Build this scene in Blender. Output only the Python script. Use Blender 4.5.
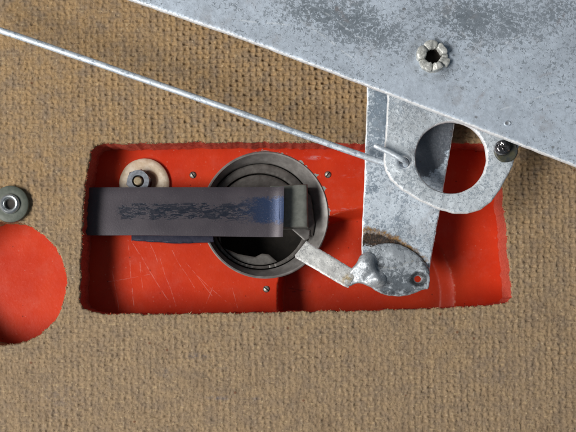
import bpy, bmesh, math, random
import numpy as np
from mathutils import Vector

for o in list(bpy.data.objects):
    bpy.data.objects.remove(o)
scene = bpy.context.scene
R = math.radians

# ------------------------------------------------------------------ scale and camera
S = 0.00025            # metres per unit: one unit is a quarter of a millimetre
D = 800.0              # camera height above the hardboard face, in units
FX, FY = 288.0, 300.0  # foot of the camera on the board (u right, v down)

cam_d = bpy.data.cameras.new('camera')
cam = bpy.data.objects.new('camera', cam_d)
scene.collection.objects.link(cam)
cam_d.sensor_width = 36.0
cam_d.lens = 36.0 * D / 576.0
cam_d.shift_y = (FY - 216.0) / 576.0
cam_d.clip_start = 0.005
cam_d.clip_end = 20.0
cam.location = ((FX - 288) * S, (216 - FY) * S, D * S)
cam.rotation_euler = (0, 0, 0)
scene.camera = cam

# ------------------------------------------------------------------ light
world = bpy.data.worlds.new('World')
scene.world = world
world.use_nodes = True
bg = world.node_tree.nodes['Background']
bg.inputs[0].default_value = (0.72, 0.86, 1.0, 1)
bg.inputs[1].default_value = 0.11

key_d = bpy.data.lights.new('window_light', 'AREA')
key_d.shape = 'RECTANGLE'
key_d.size = 0.28       # height of the window seen from the panel
key_d.size_y = 0.80
key_d.energy = 14.0
key_d.color = (1.0, 0.965, 0.92)
key = bpy.data.objects.new('window_light', key_d)
scene.collection.objects.link(key)
KD = Vector((-0.70, -0.20, 0.68)).normalized()
key.location = KD * 1.0
key.rotation_euler = Vector(KD).to_track_quat('Z', 'X').to_euler()

scene.render.engine = 'CYCLES'
scene.cycles.max_bounces = 6
scene.render.resolution_x = 1024
scene.render.resolution_y = 768
scene.view_settings.view_transform = 'Standard'
scene.view_settings.look = 'None'
scene.view_settings.exposure = 0.0
scene.view_settings.gamma = 1.0

# ------------------------------------------------------------------ levels (units)
Z_FLOOR = -36.0
Z_DISH = -60.0
Z_STRIP = -17.0
Z_STRAP = 6.0       # lower end of the strap; it climbs towards the plate
Z_LOOP = 46.0
Z_PLATE = 66.0

def P(u, v, z):
    """board-plane layout (u right, v down) carried to level z; returns scene units"""
    k = (D - z) / D
    return (FX + (u - FX) * k - 288.0, 216.0 - (FY + (v - FY) * k), z)

def strap_level(v):
    return Z_STRAP + 25.0 * max(0.0, min(1.0, (226.0 - v) / 105.0))

def P2(pts, z):
    return [P(u, v, z)[:2] for u, v in pts]

def circ(u, v, r, n=72, ru=None):
    return [(u + (ru or r) * math.cos(2 * math.pi * i / n), v + r * math.sin(2 * math.pi * i / n)) for i in range(n)]

def chaikin(pts, it=2):
    for _ in range(it):
        q = []
        for i in range(len(pts)):
            a, b = pts[i], pts[(i + 1) % len(pts)]
            q.append((a[0] * .75 + b[0] * .25, a[1] * .75 + b[1] * .25))
            q.append((a[0] * .25 + b[0] * .75, a[1] * .25 + b[1] * .75))
        pts = q
    return pts

# ------------------------------------------------------------------ numpy noise
def _hash(ix, iy, seed):
    h = (ix.astype(np.int64) * 374761393 + iy.astype(np.int64) * 668265263 + seed * 1442695041) & 0xffffffff
    h = ((h ^ (h >> 13)) * 1274126177) & 0xffffffff
    return ((h ^ (h >> 16)) & 0xffff) / 65535.0

def vnoise(x, y, seed=0):
    x = np.asarray(x, float); y = np.asarray(y, float)
    ix, iy = np.floor(x), np.floor(y)
    fx, fy = x - ix, y - iy
    fx = fx * fx * (3 - 2 * fx); fy = fy * fy * (3 - 2 * fy)
    a = _hash(ix, iy, seed); b = _hash(ix + 1, iy, seed)
    c = _hash(ix, iy + 1, seed); d = _hash(ix + 1, iy + 1, seed)
    return (a * (1 - fx) + b * fx) * (1 - fy) + (c * (1 - fx) + d * fx) * fy

def fbm(x, y, seed=0, o=3):
    s, a, t = 0, 1, 0
    for i in range(o):
        s = s + a * vnoise(x * 2 ** i, y * 2 ** i, seed + i * 17); t += a; a *= .5
    return s / t

def rough(pts, amp, sc, seed, step=2.0):
    """resample a closed outline and make it ragged"""
    out = []
    n = len(pts)
    for i in range(n):
        a, b = np.array(pts[i]), np.array(pts[(i + 1) % n])
        L = np.linalg.norm(b - a)
        if L < 1e-6: continue
        m = max(1, int(L / step))
        nr = np.array([-(b - a)[1], (b - a)[0]]) / L
        for j in range(m):
            p = a + (b - a) * j / m
            k = (fbm(p[0] / sc, p[1] / sc, seed) - .5) * 2 * amp
            out.append(tuple(p + nr * k))
    return out

def gauss(X, Y, p, r, ry=None, ang=0):
    dx, dy = X - p[0], Y - p[1]
    c, s = math.cos(ang), math.sin(ang)
    a, b = dx * c + dy * s, -dx * s + dy * c
    return np.exp(-(a / r) ** 2 - (b / (ry or r)) ** 2)

def sstep(a, b, x):
    t = np.clip((x - a) / (b - a), 0, 1)
    return t * t * (3 - 2 * t)

# ------------------------------------------------------------------ things and meshes
COL = scene.collection
BASE = {}

def thing(name, label, cat, base, group=None):
    o = bpy.data.objects.new(name, None)
    o.empty_display_size = 0.002
    COL.objects.link(o)
    o.location = [c * S for c in base]
    o['label'] = label; o['category'] = cat
    if group: o['group'] = group
    BASE[o] = base
    return o

def mesh_obj(name, verts, faces, mat, parent, smooth=True, sharp=40, label=None, kind=None, edge=None):
    base = BASE[parent]
    me = bpy.data.meshes.new(name)
    v = (np.asarray(verts, float) - np.array(base)) * S
    if isinstance(faces, np.ndarray) and faces.ndim == 2:
        n = faces.shape[1]
        me.vertices.add(len(v)); me.vertices.foreach_set('co', v.ravel())
        me.loops.add(faces.size); me.loops.foreach_set('vertex_index', faces.ravel().astype(np.int32))
        me.polygons.add(len(faces))
        me.polygons.foreach_set('loop_start', np.arange(0, faces.size, n, dtype=np.int32))
        me.update(calc_edges=True); me.validate()
    else:
        me.from_pydata([tuple(p) for p in v], [], faces)
        me.update(); me.validate()
    if smooth:
        me.polygons.foreach_set('use_smooth', np.ones(len(me.polygons), bool))
        if sharp: me.set_sharp_from_angle(angle=R(sharp))
    if edge is not None:
        at = me.attributes.new('edge', 'FLOAT', 'POINT'); at.data.foreach_set('value', edge.astype(np.float32))
    me.materials.append(mat)
    o = bpy.data.objects.new(name, me)
    COL.objects.link(o)
    o.parent = parent
    BASE[o] = base
    if label: o['label'] = label
    if kind: o['kind'] = kind
    return o

def inside(X, Y, poly):
    r = np.zeros(X.shape, bool)
    n = len(poly)
    for i in range(n):
        x0, y0 = poly[i]; x1, y1 = poly[(i + 1) % n]
        if y0 == y1: continue
        c = ((y0 > Y) != (y1 > Y))
        r ^= c & (X < (x1 - x0) * (Y - y0) / (y1 - y0) + x0)
    return r

def nearest(px, py, polys):
    best = np.full(px.shape, 1e18); qx = px.copy(); qy = py.copy()
    for poly in polys:
        n = len(poly)
        for i in range(n):
            ax, ay = poly[i]; bx, by = poly[(i + 1) % n]
            ex, ey = bx - ax, by - ay
            L = ex * ex + ey * ey
            if L < 1e-12: continue
            t = np.clip(((px - ax) * ex + (py - ay) * ey) / L, 0, 1)
            cx, cy = ax + t * ex, ay + t * ey
            d = (px - cx) ** 2 + (py - cy) ** 2
            m = d < best
            best = np.where(m, d, best); qx = np.where(m, cx, qx); qy = np.where(m, cy, qy)
    return np.sqrt(best), qx, qy

def sheet(name, outer, holes, res, zf, thick, mat, parent, rnd=0.0, bottom=True, sharp=40, label=None):
    """sheet with ragged outline and a relief: fine grid, boundary snapped to the outlines, skirt and back face"""
    A = np.array(outer)
    xs = np.arange(A[:, 0].min() - res, A[:, 0].max() + 2 * res, res)
    ys = np.arange(A[:, 1].min() - res, A[:, 1].max() + 2 * res, res)
    X, Y = np.meshgrid(xs, ys)
    cx, cy = np.meshgrid(xs[:-1] + res / 2, ys[:-1] + res / 2)
    keep = inside(cx, cy, outer)
    for h in holes:
        keep &= ~inside(cx, cy, h)
    ny, nx = X.shape
    cnt = np.zeros((ny, nx), int)
    for dy in (0, 1):
        for dx in (0, 1):
            cnt[dy:ny - 1 + dy, dx:nx - 1 + dx] += keep
    bnd = (cnt > 0) & (cnt < 4)
    polys = [outer] + list(holes)
    _, qx, qy = nearest(X[bnd], Y[bnd], polys)
    X[bnd] = qx; Y[bnd] = qy
    Z = np.broadcast_to(zf(X, Y), X.shape).astype(float).copy()
    E = np.zeros(X.shape)
    if rnd > 0:
        near = bnd.copy()
        for _ in range(int(rnd / res) + 2):
            g = near.copy()
            g[1:] |= near[:-1]; g[:-1] |= near[1:]; g[:, 1:] |= near[:, :-1]; g[:, :-1] |= near[:, 1:]
            near = g
        near &= cnt > 0
        d, _, _ = nearest(X[near], Y[near], polys)
        E[near] = np.clip(1 - d / (rnd * 1.35), 0, 1)
        d = np.clip(d, 0, rnd)
        Z[near] -= rnd - np.sqrt(np.maximum(0, rnd * rnd - (rnd - d) ** 2))
    used = cnt > 0
    idx = np.full((ny, nx), -1); idx[used] = np.arange(used.sum())
    top = np.stack([X[used], Y[used], Z[used]], 1)
    jy, jx = np.nonzero(keep)
    F = np.stack([idx[jy, jx], idx[jy, jx + 1], idx[jy + 1, jx + 1], idx[jy + 1, jx]], 1)
    faces = [F]; verts = [top]; ee = [E[used]]
    if thick > 0:
        n = len(top)
        bot = top.copy(); bot[:, 2] -= thick
        if rnd > 0:   # back follows the flat level, not the rounded edge
            bot[:, 2] = zf(top[:, 0], top[:, 1]) - thick
        kp = np.pad(keep, 1)
        sk = []
        for (oy, ox, a, b) in ((-1, 0, (0, 0), (0, 1)), (0, 1, (0, 1), (1, 1)), (1, 0, (1, 1), (1, 0)), (0, -1, (1, 0), (0, 0))):
            m = keep & ~kp[1 + oy:1 + oy + keep.shape[0], 1 + ox:1 + ox + keep.shape[1]]
            y, x = np.nonzero(m)
            i0 = idx[y + a[0], x + a[1]]; i1 = idx[y + b[0], x + b[1]]
            sk.append(np.stack([i1, i0, i0 + n, i1 + n], 1))
        verts.append(bot); faces += sk; ee.append(np.where(bnd[used], 1.0, 0.0))
        if bottom: faces.append(F[:, ::-1] + n)
    V = np.concatenate(verts); FF = np.concatenate(faces)
    uniq = np.unique(FF); rem = np.full(len(V), -1); rem[uniq] = np.arange(len(uniq))
    return mesh_obj(name, V[uniq], rem[FF], mat, parent, sharp=sharp, label=label, edge=np.concatenate(ee)[uniq])

def lathe(name, c, prof, mat, parent, n=64, a0=0, a1=2 * math.pi, sq=1.0, wob=0, seed=0, sharp=35, cap=False, label=None):
    """profile [(radius, z)] turned about the upright axis through c (x, y)"""
    full = abs(a1 - a0) > 6.28
    m = n if full else n + 1
    V = []; F = []
    for i in range(m):
        a = a0 + (a1 - a0) * i / n
        w = 1 + wob * (float(fbm(math.cos(a) * 2 + 9, math.sin(a) * 2 + 9, seed)) - .5)
        for r, z in prof:
            V.append((c[0] + r * w * math.cos(a), c[1] + r * w * sq * math.sin(a), z))
    k = len(prof)
    for i in range(n):
        j = (i + 1) % m
        for q in range(k - 1):
            F.append((i * k + q, j * k + q, j * k + q + 1, i * k + q + 1))
    if cap and not full:
        F.append(tuple(range(k)))
        F.append(tuple((m - 1) * k + q for q in reversed(range(k))))
    return mesh_obj(name, V, F, mat, parent, sharp=sharp, label=label)

def tube(name, pts, rad, mat, parent, n=14, flat=1.0, closed_ends=True, label=None):
    pts = [Vector(p) for p in pts]
    V = []; F = []
    up = Vector((0, 0, 1))
    for i, p in enumerate(pts):
        t = (pts[min(i + 1, len(pts) - 1)] - pts[max(i - 1, 0)]).normalized()
        s = t.cross(up)
        s = s.normalized() if s.length > 1e-4 else Vector((0, 1, 0))
        w = s.cross(t).normalized()
        r = rad[i] if hasattr(rad, '__len__') else rad
        for k in range(n):
            a = 2 * math.pi * k / n
            V.append(p + s * (r * math.cos(a)) + w * (r * flat * math.sin(a)))
    for i in range(len(pts) - 1):
        for k in range(n):
            l = (k + 1) % n
            F.append((i * n + k, i * n + l, (i + 1) * n + l, (i + 1) * n + k))
    if closed_ends:
        F.append(tuple(reversed(range(n)))); F.append(tuple((len(pts) - 1) * n + k for k in range(n)))
    return mesh_obj(name, V, F, mat, parent, sharp=50, label=label)

def wallstrip(name, outline, z0, z1, mat, parent, rows=8, amp=0.8, seed=1, flare=0.0):
    """upright cut face following a closed outline (xy list)"""
    n = len(outline); V = []; F = []
    A = np.array(outline)
    T = np.roll(A, -1, 0) - np.roll(A, 1, 0)
    T /= np.linalg.norm(T, axis=1)[:, None] + 1e-9
    Nn = np.stack([-T[:, 1], T[:, 0]], 1)
    s = np.cumsum(np.linalg.norm(np.roll(A, -1, 0) - A, axis=1))
    for r in range(rows + 1):
        f = r / rows
        z = z0 + (z1 - z0) * f
        k = (fbm(s / 4.0, np.full(n, z / 5.0), seed) - .5) * 2 * amp * (1 if 0 < r else 0)
        Q = A + Nn * (k + flare * f)[:, None]
        V.append(np.column_stack([Q, np.full(n, z)]))
    V = np.concatenate(V)
    i = np.arange(n); j = (i + 1) % n
    for r in range(rows):
        F.append(np.stack([r * n + i, r * n + j, (r + 1) * n + j, (r + 1) * n + i], 1))
    return mesh_obj(name, V, np.concatenate(F), mat, parent, sharp=60)

# ------------------------------------------------------------------ material helper
class NT:
    def __init__(s, name):
        s.m = bpy.data.materials.new(name); s.m.use_nodes = True
        s.t = s.m.node_tree; s.t.nodes.clear()
        s.out = s.t.nodes.new('ShaderNodeOutputMaterial')
        s.b = s.t.nodes.new('ShaderNodeBsdfPrincipled')
        s.t.links.new(s.b.outputs[0], s.out.inputs[0])
        g = s.t.nodes.new('ShaderNodeNewGeometry')
        v = s.t.nodes.new('ShaderNodeVectorMath'); v.operation = 'SCALE'
        s.t.links.new(g.outputs['Position'], v.inputs[0]); v.inputs['Scale'].default_value = 1 / S
        s.pos = v.outputs[0]; s.geo = g
        x = s.t.nodes.new('ShaderNodeSeparateXYZ'); s.t.links.new(s.pos, x.inputs[0])
        s.X, s.Y, s.Z = x.outputs
    def put(s, sock, v):
        if isinstance(v, bpy.types.NodeSocket): s.t.links.new(v, sock)
        elif isinstance(v, (tuple, list)) and len(v) == 3 and sock.type == 'RGBA': sock.default_value = (*v, 1)
        else: sock.default_value = v
    def math(s, op, a, b=None, c=None):
        n = s.t.nodes.new('ShaderNodeMath'); n.operation = op
        s.put(n.inputs[0], a)
        if b is not None: s.put(n.inputs[1], b)
        if c is not None: s.put(n.inputs[2], c)
        return n.outputs[0]
    def add(s, a, b): return s.math('ADD', a, b)
    def mul(s, a, b): return s.math('MULTIPLY', a, b)
    def noise(s, scale, detail=3, rough=.55, vec=None, dist=0.0, stretch=None, off=(0, 0, 0), rot=0.0):
        """scale = feature size in scene units"""
        v = vec or s.pos
        mp = s.t.nodes.new('ShaderNodeMapping'); s.t.links.new(v, mp.inputs[0])
        st = stretch or (1, 1, 1)
        mp.inputs['Location'].default_value = off
        mp.inputs['Rotation'].default_value = (0, 0, rot)
        mp.inputs['Scale'].default_value = (1 / scale / st[0], 1 / scale / st[1], 1 / scale / st[2])
        n = s.t.nodes.new('ShaderNodeTexNoise')
        s.t.links.new(mp.outputs[0], n.inputs['Vector'])
        n.inputs['Scale'].default_value = 1.0; n.inputs['Detail'].default_value = detail
        n.inputs['Roughness'].default_value = rough; n.inputs['Distortion'].default_value = dist
        return n.outputs[0]
    def voro(s, scale, feature='F1', stretch=(1, 1, 1)):
        mp = s.t.nodes.new('ShaderNodeMapping'); s.t.links.new(s.pos, mp.inputs[0])
        mp.inputs['Scale'].default_value = tuple(1 / scale / k for k in stretch)
        n = s.t.nodes.new('ShaderNodeTexVoronoi'); n.feature = feature
        s.t.links.new(mp.outputs[0], n.inputs['Vector']); n.inputs['Scale'].default_value = 1
        return n
    def step(s, x, a, b):
        n = s.t.nodes.new('ShaderNodeMapRange'); n.interpolation_type = 'SMOOTHSTEP'
        s.put(n.inputs[0], x); n.inputs[1].default_value = a; n.inputs[2].default_value = b
        return n.outputs[0]
    def mix(s, f, a, b):
        n = s.t.nodes.new('ShaderNodeMix'); n.data_type = 'RGBA'
        s.put(n.inputs[0], f); s.put(n.inputs[6], a); s.put(n.inputs[7], b)
        return n.outputs[2]
    def fmix(s, f, a, b):
        n = s.t.nodes.new('ShaderNodeMix'); n.data_type = 'FLOAT'
        s.put(n.inputs[0], f); s.put(n.inputs[2], a); s.put(n.inputs[3], b)
        return n.outputs[0]
    def dist(s, p, sx=1.0, sy=1.0, ang=0.0):
        """distance in the plane from p, divided by the radii"""
        c, k = math.cos(ang), math.sin(ang)
        dx = s.math('SUBTRACT', s.X, p[0]); dy = s.math('SUBTRACT', s.Y, p[1])
        a = s.add(s.mul(dx, c / sx), s.mul(dy, k / sx)); b = s.add(s.mul(dx, -k / sy), s.mul(dy, c / sy))
        return s.math('SQRT', s.add(s.mul(a, a), s.mul(b, b)))
    def blob(s, p, sx, sy=None, ang=0.0, inner=0.0):
        return s.math('SUBTRACT', 1.0, s.step(s.dist(p, sx, sy or sx, ang), inner, 1.0))
    def line(s, a, b, w):
        """soft scratch from a to b"""
        ax, ay = a; bx, by = b
        L = math.hypot(bx - ax, by - ay); tx, ty = (bx - ax) / L, (by - ay) / L
        wv = s.mul(s.math('SUBTRACT', s.noise(30, 2, .5), .5), 3.0)
        dx = s.math('SUBTRACT', s.add(s.X, wv), ax); dy = s.math('SUBTRACT', s.add(s.Y, wv), ay)
        t = s.add(s.mul(dx, tx), s.mul(dy, ty)); q = s.math('ABSOLUTE', s.add(s.mul(dx, -ty), s.mul(dy, tx)))
        m = s.math('SUBTRACT', 1.0, s.step(q, w * .3, w))
        e = s.mul(s.math('GREATER_THAN', t, 0.0), s.math('LESS_THAN', t, L))
        return s.mul(m, e)
    def mx(s, *a):
        r = a[0]
        for b in a[1:]: r = s.math('MAXIMUM', r, b)
        return r
    def bump(s, h, dist, strength=1.0, prev=None):
        n = s.t.nodes.new('ShaderNodeBump'); s.put(n.inputs['Height'], h)
        n.inputs['Distance'].default_value = dist * S; n.inputs['Strength'].default_value = strength
        if prev: s.t.links.new(prev, n.inputs['Normal'])
        return n.outputs[0]
    def done(s, col, rough=.5, metal=0.0, normal=None, spec=None):
        s.put(s.b.inputs['Base Color'], col); s.put(s.b.inputs['Roughness'], rough); s.put(s.b.inputs['Metallic'], metal)
        if normal: s.t.links.new(normal, s.b.inputs['Normal'])
        if spec is not None: s.put(s.b.inputs['Specular IOR Level'], spec)
        return s.m

# ---- hardboard face
def mat_board():
    n = NT('hardboard')
    big = n.noise(120, 3); mid = n.noise(14, 4, .6); fine = n.noise(1.8, 3, .75); fib = n.noise(3.0, 3, .6, stretch=(2.6, .7, 1))
    fib2 = n.noise(3.0, 3, .6, stretch=(.7, 2.6, 1), off=(7, 3, 0))
    warm = n.step(n.add(n.mul(n.Y, 1 / 420.0), n.mul(n.math('SUBTRACT', big, .5), 1.3)), -.42, .42)
    base = n.mix(warm, (.335, .238, .142), (.365, .240, .120))
    base = n.mix(n.step(mid, .35, .75), base, (.250, .185, .125))
    base = n.mix(n.mul(n.step(fib, .56, .72), .6), base, (.50, .37, .21))
    base = n.mix(n.mul(n.step(fib2, .58, .76), .45), base, (.44, .36, .26))
    base = n.mix(n.mul(n.step(fine, .54, .68), .75), base, (.120, .075, .045))
    # straw flecks and rust-brown specks
    v = n.voro(5.0)
    w = n.t.nodes.new('ShaderNodeSeparateColor'); n.t.links.new(v.outputs['Color'], w.inputs[0])
    fleck = n.mul(n.math('SUBTRACT', 1.0, n.step(v.outputs['Distance'], .08, .22)), n.math('GREATER_THAN', w.outputs[0], .62))
    base = n.mix(n.mul(fleck, .42), base, (.62, .50, .32))
    v2 = n.voro(17)
    w2 = n.t.nodes.new('ShaderNodeSeparateColor'); n.t.links.new(v2.outputs['Color'], w2.inputs[0])
    sp = n.mul(n.math('SUBTRACT', 1.0, n.step(v2.outputs['Distance'], .05, .11)), n.math('GREATER_THAN', w2.outputs[0], .84))
    base = n.mix(n.mul(sp, .7), base, (.16, .055, .025))
    # bluish grey scuffs on the lower part, greyish handling dirt
    sc = None
    for (u, v_, a, b, s_) in ((195, 356, 22, 5, .5), (220, 398, 22, 3.5, .7), (255, 399, 12, 3, .5), (165, 372, 18, 10, .3), (60, 400, 40, 25, .25), (505, 372, 40, 25, .2)):
        k = n.mul(n.blob(P(u, v_, 0), a, b), s_)
        sc = k if sc is None else n.mx(sc, k)
    sc = n.mul(sc, n.step(n.noise(5, 3, .7), .38, .62))
    grime = n.mul(n.step(n.noise(46, 5, .65, off=(3, 1, 0)), .52, .72), .38)
    base = n.mix(grime, base, (.17, .115, .07))
    base = n.mix(sc, base, (.12, .12, .15))
    h = n.add(n.mul(fine, .6), n.add(n.mul(fib, .5), n.mul(fib2, .5)))
    return n.done(base, .82, 0, n.bump(h, 1.1, .8), .25)

def mat_cut_red():
    n = NT('red_painted_cut_edge')
    f = n.noise(2.5, 4, .7, stretch=(1, 1, .6)); g = n.noise(9, 3)
    top = n.step(n.add(n.Z, n.mul(n.math('SUBTRACT', g, .5), 14)), -4, 2.0)
    red = n.mix(n.step(f, .3, .7), (.50, .050, .025), (.66, .135, .085))
    col = n.mix(n.mul(top, n.step(f, .45, .65)), red, (.34, .16, .08))
    return n.done(col, .75, 0, n.bump(f, 2.0, .9), .25)

def mat_cut_tan():
    n = NT('raw_cut_edge')
    f = n.noise(2.5, 4, .7); col = n.mix(f, (.20, .11, .055), (.48, .34, .19))
    return n.done(col, .85, 0, n.bump(f, 2.0, .9), .2)

def mat_fibre(name, c):
    n = NT(name); return n.done(c, .8, 0, None, .2)

# ---- red paint
def mat_red():
    n = NT('red_enamel')
    big = n.noise(70, 3); fine = n.noise(3.2, 3, .6); dirt = n.noise(11, 5, .7)
    col = n.mix(n.step(big, .3, .7), (.52, .033, .010), (.61, .050, .015))
    col = n.mix(n.mul(n.step(dirt, .58, .8), .35), col, (.36, .020, .010))
    col = n.mix(n.mul(n.step(fine, .62, .74), .22), col, (.75, .17, .11))
    vd = n.voro(7); wd = n.t.nodes.new('ShaderNodeSeparateColor'); n.t.links.new(vd.outputs['Color'], wd.inputs[0])
    dust = n.mul(n.math('SUBTRACT', 1.0, n.step(vd.outputs['Distance'], .05, .13)), n.math('GREATER_THAN', wd.outputs[0], .70))
    col = n.mix(n.mul(dust, .22), col, (.70, .36, .28))
    vb = n.voro(11); wb = n.t.nodes.new('ShaderNodeSeparateColor'); n.t.links.new(vb.outputs['Color'], wb.inputs[0])
    spk = n.mul(n.math('SUBTRACT', 1.0, n.step(vb.outputs['Distance'], .04, .10)), n.math('GREATER_THAN', wb.outputs[0], .72))
    col = n.mix(n.mul(spk, .6), col, (.10, .012, .008))
    film = n.step(n.noise(30, 5, .7, off=(8, 2, 0)), .50, .74)
    col = n.mix(n.mul(film, .13), col, (.60, .20, .15))
    z = Z_FLOOR
    q = lambda u, v: P(u, v, z)[:2]
    scr = [((112, 268), (119, 310), .4), ((140, 262), (143, 290), .4), ((150, 244), (158, 262), .4), ((172, 250), (196, 292), .4), ((196, 275), (226, 302), .4), ((232, 288), (238, 308), .4), ((128, 240), (134, 308), .55), ((131, 240), (168, 300), .5), ((160, 258), (176, 306), .45), ((186, 262), (212, 296), .4), ((108, 282), (150, 274), .4),
           ((214, 284), (206, 304), .45)]
    m = None
    for a, b, w in scr:
        l = n.line(q(*a), q(*b), w * 1.15)
        m = l if m is None else n.mx(m, l)
    m = n.mul(m, n.step(n.noise(9, 4, .7), .40, .6))
    col = n.mix(n.mul(m, .24), col, (.86, .50, .44))
    # pale rub marks beside the well, bare grey-green chips along its rim
    rub = n.mx(n.mul(n.blob(q(317, 158), 18, 3.2, -.06), .8), n.mul(n.blob(q(350, 176), 12, 2.5), .4), n.mul(n.blob(q(345, 209), 22, 2.6, .15), .35))
    rub = n.mul(rub, n.step(n.noise(4, 4, .7, stretch=(2.5, 1, 1)), .42, .62))
    col = n.mix(n.mul(rub, .75), col, (.55, .42, .45))
    cx, cy = q(265, 215)
    d = n.dist((cx, cy))
    ring = n.math('SUBTRACT', 1.0, n.step(n.add(n.math('SUBTRACT', d, 66.0), n.mul(n.math('SUBTRACT', n.noise(7, 3, .6), .5), -18)), 0, 1.2))
    side = n.step(n.add(n.math('SUBTRACT', n.X, cx), n.mul(n.math('SUBTRACT', n.Y, cy), .6)), 18, 42)
    col = n.mix(n.mul(ring, side), col, (.27, .33, .31))
    # worn pale crest of the round dish
    dc = P(366, 297, z)
    dd = n.dist(dc[:2])
    crest = n.math('SUBTRACT', 1.0, n.step(n.math('ABSOLUTE', n.math('SUBTRACT', dd, 93.0)), .2, 1.5))
    crest = n.mul(crest, n.step(n.noise(6, 3, .6), .5, .66))
    col = n.mix(n.mul(crest, .6), col, (.75, .30, .20))
    # black scuffs in the dish
    sc = n.mx(n.line(q(292, 292), q(322, 286), 1.2), n.line(q(288, 288), q(312, 291), .9))
    col = n.mix(n.mul(n.mul(sc, n.step(n.noise(7, 3, .6), .4, .6)), .4), col, (.05, .01, .01))
    r = n.fmix(n.step(dirt, .4, .7), .34, .5)
    h = n.add(n.mul(fine, .5), dirt)
    return n.done(col, r, 0, n.bump(h, .4, .6), .18)

# ---- galvanised sheet
def mat_galv(name, blobs, light=(.60, .66, .72), dark=(.20, .245, .30), z=0.0, amount=.0, fine_s=2.6, stain=None, rough=.46, metal=.45, bias=0.0, edge_s=.85, bump_d=.8):
    n = NT(name)
    big = n.noise(70, 3, .55); mid = n.noise(13, 5, .65, dist=.6); fine = n.noise(fine_s, 4, .72, dist=.8); fleck = n.noise(fine_s * .8, 3, .7, off=(31, 17, 5), stretch=(1.9, .8, 1), rot=.6)
    m = n.mul(n.math('SUBTRACT', big, .5), .55)
    m = n.add(m, n.mul(n.math('SUBTRACT', mid, .5), .9))
    for (u, v, a, b, ang, s_) in blobs:
        m = n.add(m, n.mul(n.blob(P(u, v, z), a, b, ang), s_))
    wide = n.math('MINIMUM', n.math('MAXIMUM', n.add(m, amount), -.35), .55)
    # the dark coat is broken by pale feathers, the pale zinc by dark flecks
    val = n.add(n.mul(wide, .75), n.add(n.mul(n.math('SUBTRACT', fine, .5), 2.6), n.mul(n.math('SUBTRACT', fleck, .5), -.9)))
    k = n.add(n.mul(n.step(val, .02, .30), .78), n.mul(n.step(wide, .05, .55), .22))
    tone = n.noise(6, 4, .7, off=(2, 5, 1))
    col = n.mix(k, n.mix(n.step(tone, .35, .68), light, tuple(c * .80 for c in light)), n.mix(n.step(tone, .35, .65), dark, tuple(c * 1.35 for c in dark)))
    col = n.mix(n.mul(n.step(fleck, .62, .74), .40), col, (.76, .81, .86))
    pit = n.noise(1.9, 2, .6, off=(3, 9, 2))
    col = n.mix(n.mul(n.step(pit, .66, .76), .45), col, (.16, .19, .23))
    warm = n.noise(30, 5, .68, off=(11, 4, 8))
    col = n.mix(n.mul(n.step(warm, .53, .72), .42), col, (.34, .325, .325))
    vary = n.mul(n.step(n.noise(48, 4, .6, off=(20, 7, 3)), .42, .70), .45)
    col = n.mix(vary, col, tuple(c * .55 for c in light))
    if stain: col = stain(n, col)
    ed = n.t.nodes.new('ShaderNodeAttribute'); ed.attribute_name = 'edge'
    edge_glint = n.step(n.add(ed.outputs['Fac'], n.mul(n.math('SUBTRACT', n.noise(5, 3, .6, off=(1, 1, 1)), .5), .7)), .30, .62)
    edge_glint = n.mul(edge_glint, n.math('GREATER_THAN', ed.outputs['Fac'], .02))
    col = n.mix(n.mul(edge_glint, edge_s), col, (.88, .90, .92))  # white rim highlight painted into the colour by distance to the edge
    h = n.add(n.mul(k, -.5), n.add(n.mul(mid, .8), n.add(n.mul(pit, -.25), n.mul(fine, .25))))
    r = n.fmix(k, rough + .08, rough - .06)
    return n.done(col, r, metal, n.bump(h, bump_d, .6), .5)

def plate_stain(n, col):
    z = Z_PLATE
    # brownish drag marks and a faint ring about the eyelet
    for (u, v, a, b, ang, s_) in ((340, 12, 20, 4, -.9, .5), (560, 20, 16, 3.5, .9, .45), (480, 98, 14, 3, .9, .4), (545, 75, 18, 3, .2, .35), (548, 108, 20, 4, .9, .3)):
        k = n.mul(n.blob(P(u, v, z), a, b, ang), n.step(n.noise(5, 3, .7), .40, .65))
        col = n.mix(n.mul(k, s_ * 1.3), col, (.30, .235, .22))
    d = n.dist(P(433, 57, z)[:2])
    halo = n.math('SUBTRACT', 1.0, n.step(n.math('ABSOLUTE', n.math('SUBTRACT', d, 19.0)), 0, 9))
    col = n.mix(n.mul(n.mul(halo, n.step(n.noise(8, 3, .6), .35, .6)), .5), col, (.21, .23, .25))
    for (u, v, r) in ((507, 123, 3.0), (476, 117, 2.2), (553, 147, 2.2), (404, 9, 2.5), (520, 92, 1.8), (300, 62, 1.6), (500, 97, 1.6)):
        col = n.mix(n.mul(n.blob(P(u, v, z), r, r * .8, 0, .3), .65), col, (.13, .12, .11))
    # long fine scratches
    sc = None
    for a, b in (((300, 20), (345, 52)), ((318, 8), (392, 60)), ((330, 40), (352, 58)), ((440, 10), (500, 70)), ((470, 62), (530, 30)), ((240, 20), (290, 25)), ((500, 110), (560, 90))):
        l = n.line(P(*a, z)[:2], P(*b, z)[:2], 1.1)
        sc = l if sc is None else n.mx(sc, l)
    sc = n.mul(sc, n.step(n.noise(9, 3, .6), .42, .6))
    return n.mix(n.mul(sc, .55), col, (.72, .78, .84))

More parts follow.
